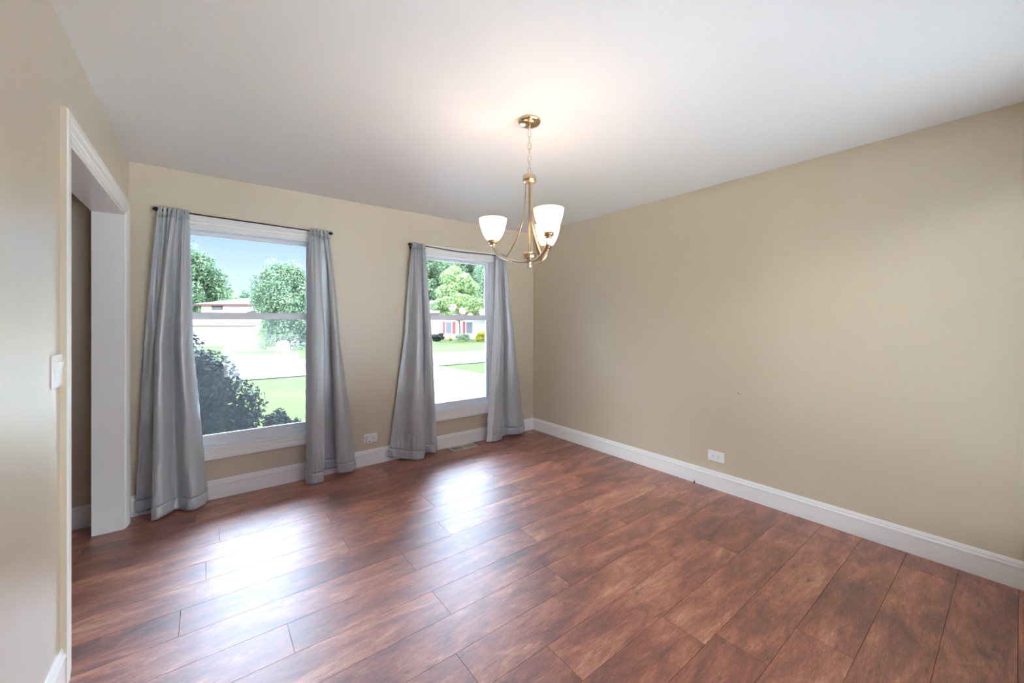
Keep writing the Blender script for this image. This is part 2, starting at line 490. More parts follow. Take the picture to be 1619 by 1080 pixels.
def window(name, X, screen):
    x0, x1 = X; z0, z1 = WZ
    bm = bmesh.new()
    sweep(bm, WP, [((x0, z0), (-1, -1)), ((x1, z0), (1, -1)), ((x1, z1), (1, 1)), ((x0, z1), (-1, 1))], True, lambda s, t, h: (s, YB - h, t))
    w = tag(obj(name, bm, M['trim']), kind='structure')
    bm = bmesh.new(); t = 0.012
    box(bm, x0, x0 + t, YB - 0.004, YB + TW, z0, z1); box(bm, x1 - t, x1, YB - 0.004, YB + TW, z0, z1)
    box(bm, x0 + t, x1 - t, YB - 0.004, YB + TW, z0, z0 + t); box(bm, x0 + t, x1 - t, YB - 0.004, YB + TW, z1 - t, z1)
    # track stops
    box(bm, x1 - t - 0.012, x1 - t, YB + 0.02, YB + 0.036, z0 + t, z1 - t); box(bm, x0 + t, x0 + t + 0.012, YB + 0.02, YB + 0.036, z0 + t, z1 - t)
    obj('jamb', bm, M['vinyl'], w)
    a0, a1 = x0 + t + 0.001, x1 - t - 0.001
    # upper sash, outer track
    bm = bmesh.new(); rect_frame(bm, a0, a1, 1.37, z1 - t, YB + 0.085, YB + 0.118, 0.035, 0.035, 0.036, 0.022)
    box(bm, a0 + 0.58, a0 + 0.62, YB + 0.078, YB + 0.0855, z1 - t - 0.017, z1 - t - 0.009, 0.002)   # small catch on the head
    s = obj('upper_sash', bm, M['vinyl'], w)
    bm = bmesh.new(); box(bm, a0 + 0.036, a1 - 0.036, YB + 0.099, YB + 0.103, 1.407, z1 - t - 0.023)
    obj('pane', bm, M['glass'], s)
    # lower sash, inner track
    bm = bmesh.new(); rect_frame(bm, a0, a1, z0 + t, 1.412, YB + 0.046, YB + 0.080, 0.040, 0.040, 0.065, 0.044)
    s = obj('lower_sash', bm, M['vinyl'], w)
    bm = bmesh.new(); box(bm, a0 + 0.041, a1 - 0.041, YB + 0.061, YB + 0.065, z0 + t + 0.066, 1.367)
    obj('pane', bm, M['glass'], s)
    xc = (a0 + a1) / 2
    bm = bmesh.new(); box(bm, xc - 0.035, xc + 0.035, YB + 0.050, YB + 0.076, 1.4125, 1.422, 0.003)
    box(bm, xc - 0.012, xc + 0.028, YB + 0.040, YB + 0.058, 1.4215, 1.430, 0.003)
    obj('sash_lock', bm, M['vinyl'], s)
    if screen:
        bm = bmesh.new(); box(bm, a0 + 0.02, a1 - 0.02, YB + 0.135, YB + 0.136, z0 + t, 1.40)
        sc = obj('insect_screen', bm, M['screen'], w)
        bm = bmesh.new()
        for q in ((a0, a0 + 0.02, z0 + t, 1.40), (a1 - 0.02, a1, z0 + t, 1.40), (a0 + 0.02, a1 - 0.02, z0 + t, z0 + t + 0.02), (a0 + 0.02, a1 - 0.02, 1.38, 1.40)):
            box(bm, q[0], q[1], YB + 0.13, YB + 0.141, q[2], q[3])
        obj('screen_frame', bm, M['vinyl'], sc)
    return w
window('window_1', W1, True)
window('window_2', W2, False)

# unseen wide window behind the camera, added to brighten the room
x0, x1, z0, z1 = RW
bm = bmesh.new()
sweep(bm, WP, [((x0, z0), (-1, -1)), ((x1, z0), (1, -1)), ((x1, z1), (1, 1)), ((x0, z1), (-1, 1))], True, lambda s, t, h: (s, YF + h, t))
w3 = tag(obj('added_fill_window', bm, M['trim']), kind='structure')
bm = bmesh.new()
for a, b_ in ((x0, (x0 + x1) / 2), ((x0 + x1) / 2, x1)):
    rect_frame(bm, a, b_, z0, z1, YF - 0.09, YF - 0.05, 0.05, 0.05, 0.05, 0.05)
obj('sash', bm, M['vinyl'], w3)
bm = bmesh.new(); box(bm, x0 + 0.05, x1 - 0.05, YF - 0.072, YF - 0.068, z0 + 0.05, z1 - 0.05)
obj('pane', bm, M['glass'], w3)

# ------------------------------------------------------------------ curtains and rods
YR = 3.67
def rod(name, x0, x1, z0, z1, sag, label):
    r = tag(empty(name, ((x0 + x1) / 2, YR, (z0 + z1) / 2)), label, 'curtain rod', 'curtain rods over the windows')
    ox, oy, oz = r.location
    P = lambda x, y, z: (x - ox, y - oy, z - oz)
    zz = lambda x: z0 + (z1 - z0) * (x - x0) / (x1 - x0) - sag * math.exp(-((x - (x0 + 0.48 * (x1 - x0))) / 0.28) ** 2)
    bm = bmesh.new(); tube(bm, [P(x0 + (x1 - x0) * k / 30, YR, zz(x0 + (x1 - x0) * k / 30)) for k in range(31)], 0.0052)
    obj('pole', bm, M['black'], r, True)
    for s, x in ((-1, x0), (1, x1)):
        bm = bmesh.new(); z = zz(x)
        prof = [(0.0075, 0.0), (0.0075, 0.006), (0.005, 0.008), (0.009, 0.012), (0.0145, 0.022), (0.015, 0.028), (0.010, 0.038), (0.004, 0.043)]
        n = 16; rings = []
        for rr, d in prof:
            rings.append([bm.verts.new(P(x + s * (d - 0.004), YR + rr * math.cos(2 * PI * k / n), z + rr * math.sin(2 * PI * k / n))) for k in range(n)])
        for a, b_ in zip(rings, rings[1:]):
            for k in range(n): bm.faces.new((a[k], a[(k + 1) % n], b_[(k + 1) % n], b_[k]))
        bm.faces.new(rings[0]); bm.faces.new(rings[-1])
        obj('finial', bm, M['black'], r, True)
        bm = bmesh.new(); xb = x - s * 0.012
        box(bm, *[v for v in (xb - 0.005 - ox, xb + 0.005 - ox, YR - oy, YB - 0.0005 - oy, z - 0.012 - oz, z - 0.0045 - oz)])
        box(bm, xb - 0.009 - ox, xb + 0.009 - ox, YB - 0.004 - oy, YB - 0.0005 - oy, z - 0.035 - oz, z + 0.02 - oz, 0.001)
        obj('bracket', bm, M['black'], r)
    return r, zz
rodA, zA = rod('curtain_rod', -0.262, 0.826, 2.124, 2.108, 0.0, 'thin black curtain rod with knob ends over the larger window nearest the cased opening')
rodB, zB = rod('curtain_rod', 1.592, 2.725, 2.104, 2.097, 0.012, 'thin black curtain rod, slightly bent, over the window nearest the room corner')

def curtain(label, tops, mids, bots, zrod, zb, folds, seed, lin_cols=0):
    """tops/mids/bots: plan-view control points (x, y) with equal counts; zb: hem height for each"""
    NU, NV = 150, 130
    n = len(tops)
    T = catmull([(p[0], p[1], 0) for p in tops], NU)
    Mi = catmull([(p[0], p[1], 0) for p in mids], NU)
    B = catmull([(p[0], p[1], z) for p, z in zip(bots, zb)], NU)
    xa, xb = tops[0][0], tops[-1][0]
    def pt(u, v):
        i = int(u)
        x_t = xa + (xb - xa) * u / NU
        zt = zrod(x_t) + 0.020
        z = zt + (B[i].z - zt) * v
        # blend profile: top -> middle (v=.45) -> hem
        if v < 0.45:
            k = v / 0.45; k = k ** 0.8
            p = T[i].lerp(Mi[i], k)
        else:
            k = (v - 0.45) / 0.55
            p = Mi[i].lerp(B[i], k)
        g = math.exp(-((v * 2.1 - 0.02) / 0.10) ** 2)
        gat = math.exp(-v / 0.13)
        uu = u / NU
        y = p.y; x = p.x
        s1 = (0.011 * math.sin(uu * folds * 2 * PI + seed) + 0.006 * math.sin(uu * folds * 3.7 * PI + 2 * seed)) * gat * (0.3 + 0.7 * sm(0.0, 0.02, v))
        # pocket hugs the rod
        pocket = math.exp(-((zrod(x_t) - z) / 0.016) ** 2)
        y = y * (1 - pocket) + (YR - 0.0085 + s1 * 0.5) * pocket if pocket > 0.02 else y
        y += s1
        # wrinkles, stronger near the hem and the stitched sides
        q = Vector((uu * 6 + seed * 3.1, v * 9, seed))
        edge = max(math.exp(-uu / 0.05), math.exp(-(1 - uu) / 0.05))
        low = sm(0.72, 1.0, v)
        y += (0.005 + 0.014 * low) * noise.noise(q * 1.3) * sm(0.02, 0.2, v)
        y += 0.008 * (low * 0.8 + edge * sm(0.25, 0.6, v)) * noise.noise(Vector((uu * 24 + seed, v * 46, 2.0 + seed)))
        x += 0.004 * edge * sm(0.3, 0.7, v) * noise.noise(Vector((seed, v * 60, 5.0)))
        lim = YB - 0.030
        return Vector((x, min(y, lim), z))
    G = [[pt(u, v / NV) for u in range(NU + 1)] for v in range(NV + 1)]
    cx = sum(p[0] for p in bots) / n
    base = empty('curtain', (cx, YR, 0.0))
    tag(base, label, 'curtain', 'grey satin curtains')
    off = Vector((cx, YR, 0))
    def part(name, r0, r1, m, thick, inset=0.0, dy=0.0, cols=(0, NU), zshift=0.0):
        bm = bmesh.new()
        c0, c1 = cols
        vv = [[bm.verts.new(G[r][c] + Vector((0, dy, zshift)) - off) for c in range(c0, c1 + 1)] for r in range(r0, r1 + 1)]
        for a in range(len(vv) - 1):
            for c in range(len(vv[0]) - 1):
                bm.faces.new((vv[a][c], vv[a][c + 1], vv[a + 1][c + 1], vv[a + 1][c]))
        o = obj(name, bm, m, base, True)
        s = o.modifiers.new('thickness', 'SOLIDIFY'); s.thickness = thick; s.offset = 0
        return o
    hr = NV - 5
    part('rod_pocket', 0, 4, M['satin'], 0.003)
    part('drape', 4, hr, M['satin'], 0.0016, cols=(lin_cols, NU))
    part('hem', hr, NV, M['satin'], 0.0017, cols=(lin_cols, NU))
    if lin_cols:                                     # white lining turned out along the leading edge
        part('lining', 4, NV, M['lining'], 0.0016, cols=(0, lin_cols))['label'] = 'white lining along the window side edge'
    return base

def ev(x0, x1, ys):
    n = len(ys)
    return [(x0 + (x1 - x0) * k / (n - 1), y) for k, y in enumerate(ys)]

# A: left of window 1; its left third hangs behind a sharp front fold
curtain('grey satin curtain beside the cased opening, left of the larger window',
        ev(-0.271, -0.105, [3.662, 3.668, 3.672, 3.668, 3.656, 3.654, 3.658, 3.660, 3.664, 3.666]),
        [(-0.345, 3.705), (-0.310, 3.702), (-0.268, 3.706), (-0.262, 3.660), (-0.282, 3.610), (-0.245, 3.598), (-0.196, 3.688), (-0.160, 3.606), (-0.118, 3.616), (-0.082, 3.690)],
        [(-0.392, 3.714), (-0.345, 3.708), (-0.262, 3.712), (-0.250, 3.650), (-0.298, 3.580), (-0.245, 3.572), (-0.175, 3.660), (-0.110, 3.600), (-0.045, 3.612), (0.008, 3.690)],
        zA, [0.030, 0.030, 0.030, 0.020, 0.006, 0.012, 0.014, 0.010, 0.008, 0.006], 7, 1.0)
# B: right of window 1; flat front panel, deep dark pleat, then a second panel
curtain('grey satin curtain with a deep dark pleat, right of the larger window',
        ev(0.683, 0.832, [3.668, 3.662, 3.658, 3.660, 3.668, 3.668, 3.662, 3.658, 3.662, 3.668]),
        [(0.652, 3.672), (0.690, 3.606), (0.740, 3.590), (0.787, 3.596), (0.752, 3.660), (0.768, 3.712), (0.868, 3.713), (0.846, 3.640), (0.884, 3.610), (0.924, 3.680)],
        [(0.640, 3.610), (0.680, 3.572), (0.730, 3.562), (0.770, 3.570), (0.716, 3.640), (0.745, 3.713), (0.925, 3.713), (0.888, 3.640), (0.975, 3.606), (1.070, 3.690)],
        zA, [0.004, 0.004, 0.004, 0.004, 0.03, 0.05, 0.05, 0.03, 0.022, 0.012], 6, 2.3)
# C: left of window 2
curtain('grey satin curtain left of the small window, its bulging hem beside the floor vent',
        ev(1.597, 1.722, [3.668, 3.660, 3.664, 3.656, 3.662, 3.658, 3.664, 3.658, 3.662, 3.668]),
        [(1.528, 3.708), (1.560, 3.706), (1.582, 3.672), (1.615, 3.612), (1.662, 3.606), (1.700, 3.640), (1.712, 3.700), (1.730, 3.640), (1.770, 3.616), (1.812, 3.680)],
        [(1.372, 3.720), (1.430, 3.706), (1.490, 3.670), (1.555, 3.606), (1.610, 3.570), (1.665, 3.572), (1.715, 3.650), (1.755, 3.700), (1.825, 3.650), (1.886, 3.695)],
        zB, [0.045, 0.030, 0.018, 0.008, 0.004, 0.004, 0.010, 0.015, 0.012, 0.014], 8, 4.1)
# D: right of window 2
curtain('grey satin curtain nearest the room corner, right of the small window',
        ev(2.604, 2.724, [3.664, 3.656, 3.662, 3.656, 3.668, 3.670, 3.662, 3.656, 3.662, 3.668]),
        [(2.574, 3.676), (2.610, 3.612), (2.652, 3.606), (2.690, 3.628), (2.698, 3.706), (2.720, 3.710), (2.745, 3.640), (2.795, 3.618), (2.845, 3.640), (2.886, 3.700)],
        [(2.452, 3.640), (2.510, 3.600), (2.580, 3.596), (2.650, 3.620), (2.690, 3.690), (2.735, 3.705), (2.790, 3.660), (2.880, 3.620), (2.970, 3.640), (3.052, 3.700)],
        zB, [0.004, 0.006, 0.008, 0.010, 0.015, 0.025, 0.022, 0.02, 0.02, 0.02], 7, 6.4, 15)

# ------------------------------------------------------------------ chandelier
CX, CY = 1.39, 1.643
ch = tag(empty('chandelier', (CX, CY, ZC)), 'brushed nickel chandelier with three lit frosted glass shades hanging on a chain', 'chandelier')
def zc(z): return z - ZC
bm = bmesh.new()
lathe(bm, [(0.061, -0.0005), (0.0625, -0.006), (0.0615, -0.012), (0.057, -0.019), (0.045, -0.025), (0.030, -0.029), (0.016, -0.031), (0.0, -0.0315)][:-1], n=48)
obj('canopy', bm, M['nickel'], ch, True)
bm = bmesh.new(); lathe(bm, [(0.0075, -0.031), (0.0085, -0.036), (0.006, -0.048), (0.0035, -0.055)], n=20)
obj('canopy_loop', bm, M['nickel'], ch, True)
# chain links
zt, zb_ = 2.388, 2.142
nl = 7; ll = 0.0425; pitch = (zt - zb_ - ll) / (nl - 1)
link0 = None
for k in range(nl):
    zc0 = zt - ll / 2 - pitch * k
    if link0 is None:
        bm = bmesh.new(); pts = []
        hw, hl = 0.0075, ll / 2 - 0.002
        for q in range(33):
            a = 2 * PI * q / 32
            sx = math.copysign(abs(math.cos(a)) ** 0.7, math.cos(a)) * hw
            sz = math.copysign(abs(math.sin(a)) ** 0.55, math.sin(a)) * hl
            pts.append((sx, 0, sz))
        n = 8; rings = []
        for i in range(32):
            p = Vector(pts[i]); t = (Vector(pts[(i + 1) % 32]) - Vector(pts[(i - 1) % 32])).normalized()
            s = Vector((0, 1, 0)); u = s.cross(t)
            rings.append([bm.verts.new(p + s * 0.0021 * math.cos(2 * PI * j / n) + u * 0.0021 * math.sin(2 * PI * j / n)) for j in range(n)])
        for i in range(32):
            a, b_ = rings[i], rings[(i + 1) % 32]
            for j in range(n): bm.faces.new((a[j], a[(j + 1) % n], b_[(j + 1) % n], b_[j]))
        link0 = obj('chain_link', bm, M['nickel'], ch, True); o = link0
    else:
        o = link0.copy(); COL.objects.link(o); o.parent = ch
    o.location = (0, 0, zc(zc0)); o.rotation_euler = (0, 0, math.radians(-38 + (90 if k % 2 else 0)))
bm = bmesh.new(); lathe(bm, [(0.004, zc(2.148)), (0.006, zc(2.142)), (0.010, zc(2.1385)), (0.034, zc(2.1375)), (0.036, zc(2.1345)), (0.036, zc(2.104)), (0.034, zc(2.101)), (0.024, zc(2.099)), (0.012, zc(2.095))], n=40)
obj('upper_hub', bm, M['nickel'], ch, True)
bm = bmesh.new(); lathe(bm, [(0.0058, zc(2.10)), (0.0058, zc(1.70))], n=20)
obj('centre_rod', bm, M['nickel'], ch, True)
bm = bmesh.new(); lathe(bm, [(0.012, zc(1.722)), (0.030, zc(1.7175)), (0.0365, zc(1.7155)), (0.038, zc(1.712)), (0.038, zc(1.690)), (0.036, zc(1.686)), (0.016, zc(1.683)), (0.016, zc(1.660))], n=40)
obj('lower_hub', bm, M['nickel'], ch, True)
bm = bmesh.new(); lathe(bm, [(0.008, zc(1.662)), (0.008, zc(1.657)), (0.0135, zc(1.655)), (0.0145, zc(1.650)), (0.0145, zc(1.638)), (0.012, zc(1.634)), (0.004, zc(1.632))], n=32)
obj('finial', bm, M['chrome'], ch, True)
sa, ca = math.sin(math.radians(37.7)), math.cos(math.radians(37.7))
fw, rt = Vector((sa, ca, 0)), Vector((ca, -sa, 0))
RA = 0.2
def arm(theta):
    th = math.radians(theta)
    d = (rt * math.sin(th) - fw * math.cos(th)).normalized()
    side = Vector((-d.y, d.x, 0))
    ang = math.atan2(d.y, d.x)
    def P(r, z): return Vector((d.x * r, d.y * r, zc(z)))
    pts = catmull([P(0.008, 1.669), P(0.05, 1.668), P(0.10, 1.676), P(0.145, 1.692), P(0.178, 1.716), P(0.194, 1.742), P(0.2, 1.768)], 40)
    bm = bmesh.new(); tube(bm, pts, 0.0095, 0.0056, n=16, square=True)
    a = obj('arm', bm, M['chrome'], ch, True)
    cx, cy = d.x * RA, d.y * RA
    bm = bmesh.new(); lathe(bm, [(0.007, zc(1.757)), (0.0165, zc(1.759)), (0.0175, zc(1.764)), (0.0165, zc(1.768)), (0.021, zc(1.769)), (0.026, zc(1.772)), (0.0265, zc(1.778)), (0.0265, zc(1.787)), (0.025, zc(1.790)), (0.018, zc(1.791))], cx, cy, n=32)
    obj('socket_cup', bm, M['nickel'], a, True)
    # bell shade: outer wall, rolled rim, inner wall
    out = [(0.034, 1.7905), (0.040, 1.797), (0.0475, 1.809), (0.0555, 1.825), (0.0625, 1.843), (0.0685, 1.864), (0.0730, 1.884), (0.0758, 1.9005)]
    inn = [(r - 0.003, z + 0.001) for r, z in out[::-1]]
    bm = bmesh.new(); lathe(bm, [(r, zc(z)) for r, z in out] + [(0.0764, zc(1.9035)), (0.0764, zc(1.9055)), (0.0735, zc(1.9055))] + [(r, zc(z)) for r, z in inn], cx, cy, n=48, cap=False)
    ls = obj('lamp_shade', bm, M['shade'], a, True)
    ls.data.materials.append(M['rim'])
    for p in ls.data.polygons:
        if p.center.z > zc(1.9022): p.material_index = 1
    bm = bmesh.new(); lathe(bm, [(0.012, zc(1.791)), (0.012, zc(1.806)), (0.014, zc(1.812)), (0.022, zc(1.832)), (0.025, zc(1.848)), (0.022, zc(1.864)), (0.012, zc(1.874)), (0.003, zc(1.876))], cx, cy, n=24)
    obj('bulb', bm, M['bulb'], a, True)
    bm = bmesh.new()
    tube(bm, catmull([P(0.020, 2.100), P(0.022, 2.030), P(0.034, 1.915), P(0.060, 1.818), P(0.092, 1.750), P(0.128, 1.690)], 36), 0.0068, 0.0034, n=12, square=True)
    obj('support_strap', bm, M['nickel'], ch, True)
    l = bpy.data.lights.new('bulb_light', 'POINT'); l.energy = LAMP_W; l.color = (1.0, 0.68, 0.50); l.shadow_soft_size = 0.026
    lo = bpy.data.objects.new('bulb_light', l); COL.objects.link(lo); lo.location = (CX + cx, CY + cy, 1.885)
LAMP_W = 0.5
for t_ in (26.2, -93.8, 146.2): arm(t_)

# ------------------------------------------------------------------ switch, outlets, vent, small things
sw = tag(empty('light_switch', (XL, 2.105, 1.165)), 'white double rocker light switch on the left wall beside the cased opening', 'light switch')
bm = bmesh.new(); box(bm, 0.0003, 0.006, -0.058, 0.058, -0.0585, 0.0585, 0.002); obj('cover_plate', bm, M['plastic'], sw)
for y in (-0.023, 0.023):
    bm = bmesh.new()
    vs_ = [bm.verts.new(p) for p in ((0.0055, y - 0.0165, -0.033), (0.0055, y + 0.0165, -0.033), (0.0055, y + 0.0165, 0.033), (0.0055, y - 0.0165, 0.033),
                                     (0.0075, y - 0.016, -0.032), (0.0075, y + 0.016, -0.032), (0.0088, y + 0.016, 0.0), (0.0088, y - 0.016, 0.0), (0.0135, y + 0.016, 0.032), (0.0135, y - 0.016, 0.032))]
    for f in ((4, 5, 6, 7), (7, 6, 8, 9), (0, 1, 5, 4), (2, 3, 9, 8), (0, 4, 7, 9, 3), (1, 2, 8, 6, 5), (0, 3, 2, 1)): bm.faces.new([vs_[i] for i in f])
    obj('rocker', bm, M['plastic'], sw)

def outlet(name, loc, rz, label):
    """local x along the wall, local -y into the room"""
    o = tag(empty(name, loc, rz), label, 'outlet', 'wall outlets above the baseboard')
    bm = bmesh.new(); box(bm, -0.062, 0.062, -0.007, -0.0003, -0.04, 0.04, 0.002); obj('cover_plate', bm, M['plastic'], o)
    for x in (-0.021, 0.021):
        bm = bmesh.new(); n = 24
        vs_ = []
        for yy in (-0.0065, -0.0088):
            vs_.append([bm.verts.new((x + max(-0.0145, min(0.0145, 0.0172 * math.cos(2 * PI * k / n))), yy, 0.0172 * math.sin(2 * PI * k / n))) for k in range(n)])
        for k in range(n): bm.faces.new((vs_[0][k], vs_[0][(k + 1) % n], vs_[1][(k + 1) % n], vs_[1][k]))
        bm.faces.new(vs_[0][::-1]); bm.faces.new(vs_[1])
        r = obj('receptacle', bm, M['plastic'], o)
        bm = bmesh.new()
        box(bm, x - 0.005, x + 0.004, -0.0092, -0.0086, 0.005, 0.0075); box(bm, x - 0.004, x + 0.004, -0.0092, -0.0086, -0.0075, -0.005)
        box(bm, x + 0.0075, x + 0.012, -0.0092, -0.0086, -0.0025, 0.0025)
        obj('slots', bm, M['slot'], r)
    return o
outlet('wall_outlet', (1.212, YB, 0.25), 0, 'white horizontal outlet low on the wall between the two windows')
outlet('wall_outlet', (XR, 1.50, 0.262), math.radians(-90), 'white horizontal outlet low on the long bare right wall')
pa = tag(empty('plug_adapter', (1.192, YB - 0.0087, 0.247)), 'small white plug adapter pushed into the outlet between the windows', 'plug adapter')
bm = bmesh.new(); box(bm, -0.026, 0.022, -0.034, 0.0, -0.033, 0.033, 0.006); obj('body', bm, M['plastic'], pa)
bm = bmesh.new(); box(bm, -0.008, 0.004, -0.0358, -0.0335, -0.022, -0.014, 0.001); obj('button', bm, M['slot'], pa)

fv = tag(empty('floor_vent', (2.16, 3.645, 0)), 'metal floor vent with louvred grille under the small window', 'vent')
bm = bmesh.new()
hx, hy, b_ = 0.152, 0.068, 0.018
for q in ((-hx, hx, -hy, -hy + b_), (-hx, hx, hy - b_, hy), (-hx, -hx + b_, -hy + b_, hy - b_), (hx - b_, hx, -hy + b_, hy - b_), (-0.008, 0.008, -hy + b_, hy - b_)):
    box(bm, q[0], q[1], q[2], q[3], 0.0006, 0.006, 0.001)
obj('frame', bm, M['vent'], fv)
bm = bmesh.new(); box(bm, -hx + b_, hx - b_, -hy + b_, hy - b_, 0.0004, 0.0012); obj('duct_opening', bm, M['vent_dark'], fv)
def lv(x):
    bm = bmesh.new(); box(bm, x - 0.0016, x + 0.0016, -hy + b_, hy - b_, 0.0015, 0.0052); return obj('louver', bm, M['vent'], fv)
for k in range(9): lv(-0.124 + 0.0138 * k)
bm = bmesh.new(); box(bm, 0.008, hx - b_ - 0.006, -hy + b_, hy - b_, 0.0013, 0.0024); obj('damper', bm, paint('damper_metal', lin(150, 142, 130), 0.5), fv)
for k in range(9): lv(0.016 + 0.0138 * k)

nl_ = tag(empty('wall_nail', (XR, 1.328, 0.79)), 'tiny dark nail sticking out of the bare right wall', 'nail')
bm = bmesh.new()
for k, (a, r_) in enumerate(((0.0, 0.0012), (-0.010, 0.0012))): pass
tube(bm, [(0.0, 0, 0), (-0.009, 0, 0.001)], 0.0014, n=8); tube(bm, [(-0.009, 0, 0.001), (-0.0105, 0, 0.0011)], 0.0036, n=10)
obj('shank', bm, M['slot'], nl_)
cs = tag(empty('cable_stub', (3.196, 1.662, 0.0)), 'short black cable stub standing on the floor against the right baseboard', 'cable')
bm = bmesh.new(); lathe(bm, [(0.0045, 0.0005), (0.0045, 0.022), (0.0035, 0.024)], n=14); obj('jacket', bm, M['black'], cs, True)

# ------------------------------------------------------------------ outdoors
# local frame facing the street scene: lateral axis rt, depth axis fw
def W(lat, d, z=0.0):
    p = rt * lat + fw * d
    return Vector((p.x, p.y, z))
RZ = math.radians(-37.7)
def gz(x, y):
    d = sa * x + ca * y; lat = ca * x - sa * y
    k = max(0.0, min(1.0, (-9 - lat) / 9.0)); k = k * k * (3 - 2 * k)
    return -0.45 - 0.80 * sm(20, 42, d) * k
bm = bmesh.new()
xs = np.linspace(-60, 70, 66); ys = np.linspace(3.91, 110, 54)
vv = [[bm.verts.new((x, y, gz(x, y))) for x in xs] for y in ys]
for a in range(len(ys) - 1):
    for c in range(len(xs) - 1):
        bm.faces.new((vv[a][c], vv[a][c + 1], vv[a + 1][c + 1], vv[a + 1][c]))
tag(obj('lawn', bm, M['grass'], None, True), kind='structure')
bm = bmesh.new(); box(bm, -60, 70, -60, YF - 0.6, -0.6, -0.5); tag(obj('bounce_ground', bm, M['concrete']), kind='structure')  # pale ground behind the house, unseen, added to bounce light up to the ceiling
bm = bmesh.new()
xs = np.linspace(-50, 60, 111); ys = np.linspace(14.4, 20.4, 7)
vv = [[bm.verts.new((x, y, gz(x, y) + 0.03)) for x in xs] for y in ys]
for a in range(len(ys) - 1):
    for c in range(len(xs) - 1): bm.faces.new((vv[a][c], vv[a][c + 1], vv[a + 1][c + 1], vv[a + 1][c]))
tag(obj('street', bm, M['asphalt'], None, True), kind='structure')
bm = bmesh.new()
f = [bm.verts.new(p) for p in ((3.0, 4.4, -0.43), (9.0, 4.4, -0.43), (7.4, 11.2, -0.43), (7.2, 14.5, -0.41), (2.9, 14.5, -0.41))]
bm.faces.new(f)
r_ = bmesh.ops.extrude_face_region(bm, geom=bm.faces[:])
for v in r_['geom']:
    if isinstance(v, bmesh.types.BMVert): v.co.z -= 0.08
tag(obj('driveway', bm, M['concrete']), kind='structure')

def leaves(name, blobs, count, size, m, parent, seed, shell=0.5):
    """blobs: list of (cx,cy,cz,rx,ry,rz); leaf quads scattered in their outer shells"""
    rng = np.random.default_rng(seed)
    vol = np.array([(b[3] * b[4] * b[5]) ** (2 / 3) for b in blobs]); vol /= vol.sum()
    idx = rng.choice(len(blobs), count, p=vol)
    Bm = np.array(blobs)[idx]
    dirs = rng.normal(size=(count, 3)); dirs /= np.linalg.norm(dirs, axis=1)[:, None]
    rad = shell + (1.05 - shell) * rng.random(count) ** 0.7
    C = Bm[:, :3] + dirs * Bm[:, 3:] * rad[:, None]
    nrm = dirs + rng.normal(size=(count, 3)) * 0.7; nrm /= np.linalg.norm(nrm, axis=1)[:, None]
    h = rng.normal(size=(count, 3)); a = np.cross(nrm, h); a /= np.linalg.norm(a, axis=1)[:, None]; b = np.cross(nrm, a)
    s = size * (0.6 + 0.8 * rng.random(count))[:, None]
    V = np.stack([C - a * s * .5, C - b * s * .28, C + a * s * .5, C + b * s * .28], 1).reshape(-1, 3)
    me = bpy.data.meshes.new(name)
    me.from_pydata(V.tolist(), [], np.arange(count * 4).reshape(-1, 4).tolist())
    at = me.attributes.new('rnd', 'FLOAT', 'FACE'); at.data.foreach_set('value', rng.random(count).astype(np.float32))
    return link(name, me, m, parent)

def tree(name, loc, rx, ry, z0, z1, nb, count, size, m, seed, label, cat='tree', group=None, trunk=True, extra=None, blob=0.42):
    """crown ellipsoid from z0 to z1 above the base, made of leaf clusters; trunk with branches"""
    x, y = loc
    o = tag(empty(name, (x, y, gz(x, y))), label, cat, group)
    rng = random.Random(seed)
    bl = []
    zc_, rz_ = (z0 + z1) / 2, (z1 - z0) / 2
    for k in range(nb):
        while True:
            p = Vector((rng.uniform(-1, 1), rng.uniform(-1, 1), rng.uniform(-1, 1)))
            if p.length < 1: break
        p *= 0.74
        r = blob * rng.uniform(0.7, 1.15)
        bl.append((p.x * rx, p.y * ry, zc_ + p.z * rz_, r * rx, r * ry, r * rz_ * 0.9))
    leaves('foliage', bl, count, size, m, o, seed)
    if trunk:
        bm = bmesh.new(); h = zc_ + rz_ * 0.3
        r0 = max(0.012, 0.022 * (z1))
        P = [Vector((0, 0, -0.05)), Vector((0.02 * rx, 0, h * .35)), Vector((-0.03 * rx, 0.02 * ry, h * .7)), Vector((0, 0, h))]
        pts = catmull(P, 14)
        rings = []
        for i, p in enumerate(pts):
            rr = r0 * (1 - 0.75 * i / 14)
            rings.append([bm.verts.new(p + Vector((rr * math.cos(2 * PI * k / 10), rr * math.sin(2 * PI * k / 10), 0))) for k in range(10)])
        for a, b2 in zip(rings, rings[1:]):
            for k in range(10): bm.faces.new((a[k], a[(k + 1) % 10], b2[(k + 1) % 10], b2[k]))
        bm.faces.new(rings[0]); bm.faces.new(rings[-1])
        for b2 in bl[:6]:
            s = pts[6 + rng.randrange(6)]
            e_ = Vector(b2[:3]); tube(bm, [s, (s + e_) / 2 + Vector((0, 0, -0.04 * h)), e_], r0 * 0.28, n=6)
        obj('trunk', bm, M['bark'], o, True)
    if extra:
        for en, em, ec, es, pts_ in extra:
            leaves(en, pts_, ec, es, em, o, seed + 99, 0.1)
    return o
at = lambda px, d: tuple(W((px - 809.5) / 623 * d, d)[:2])
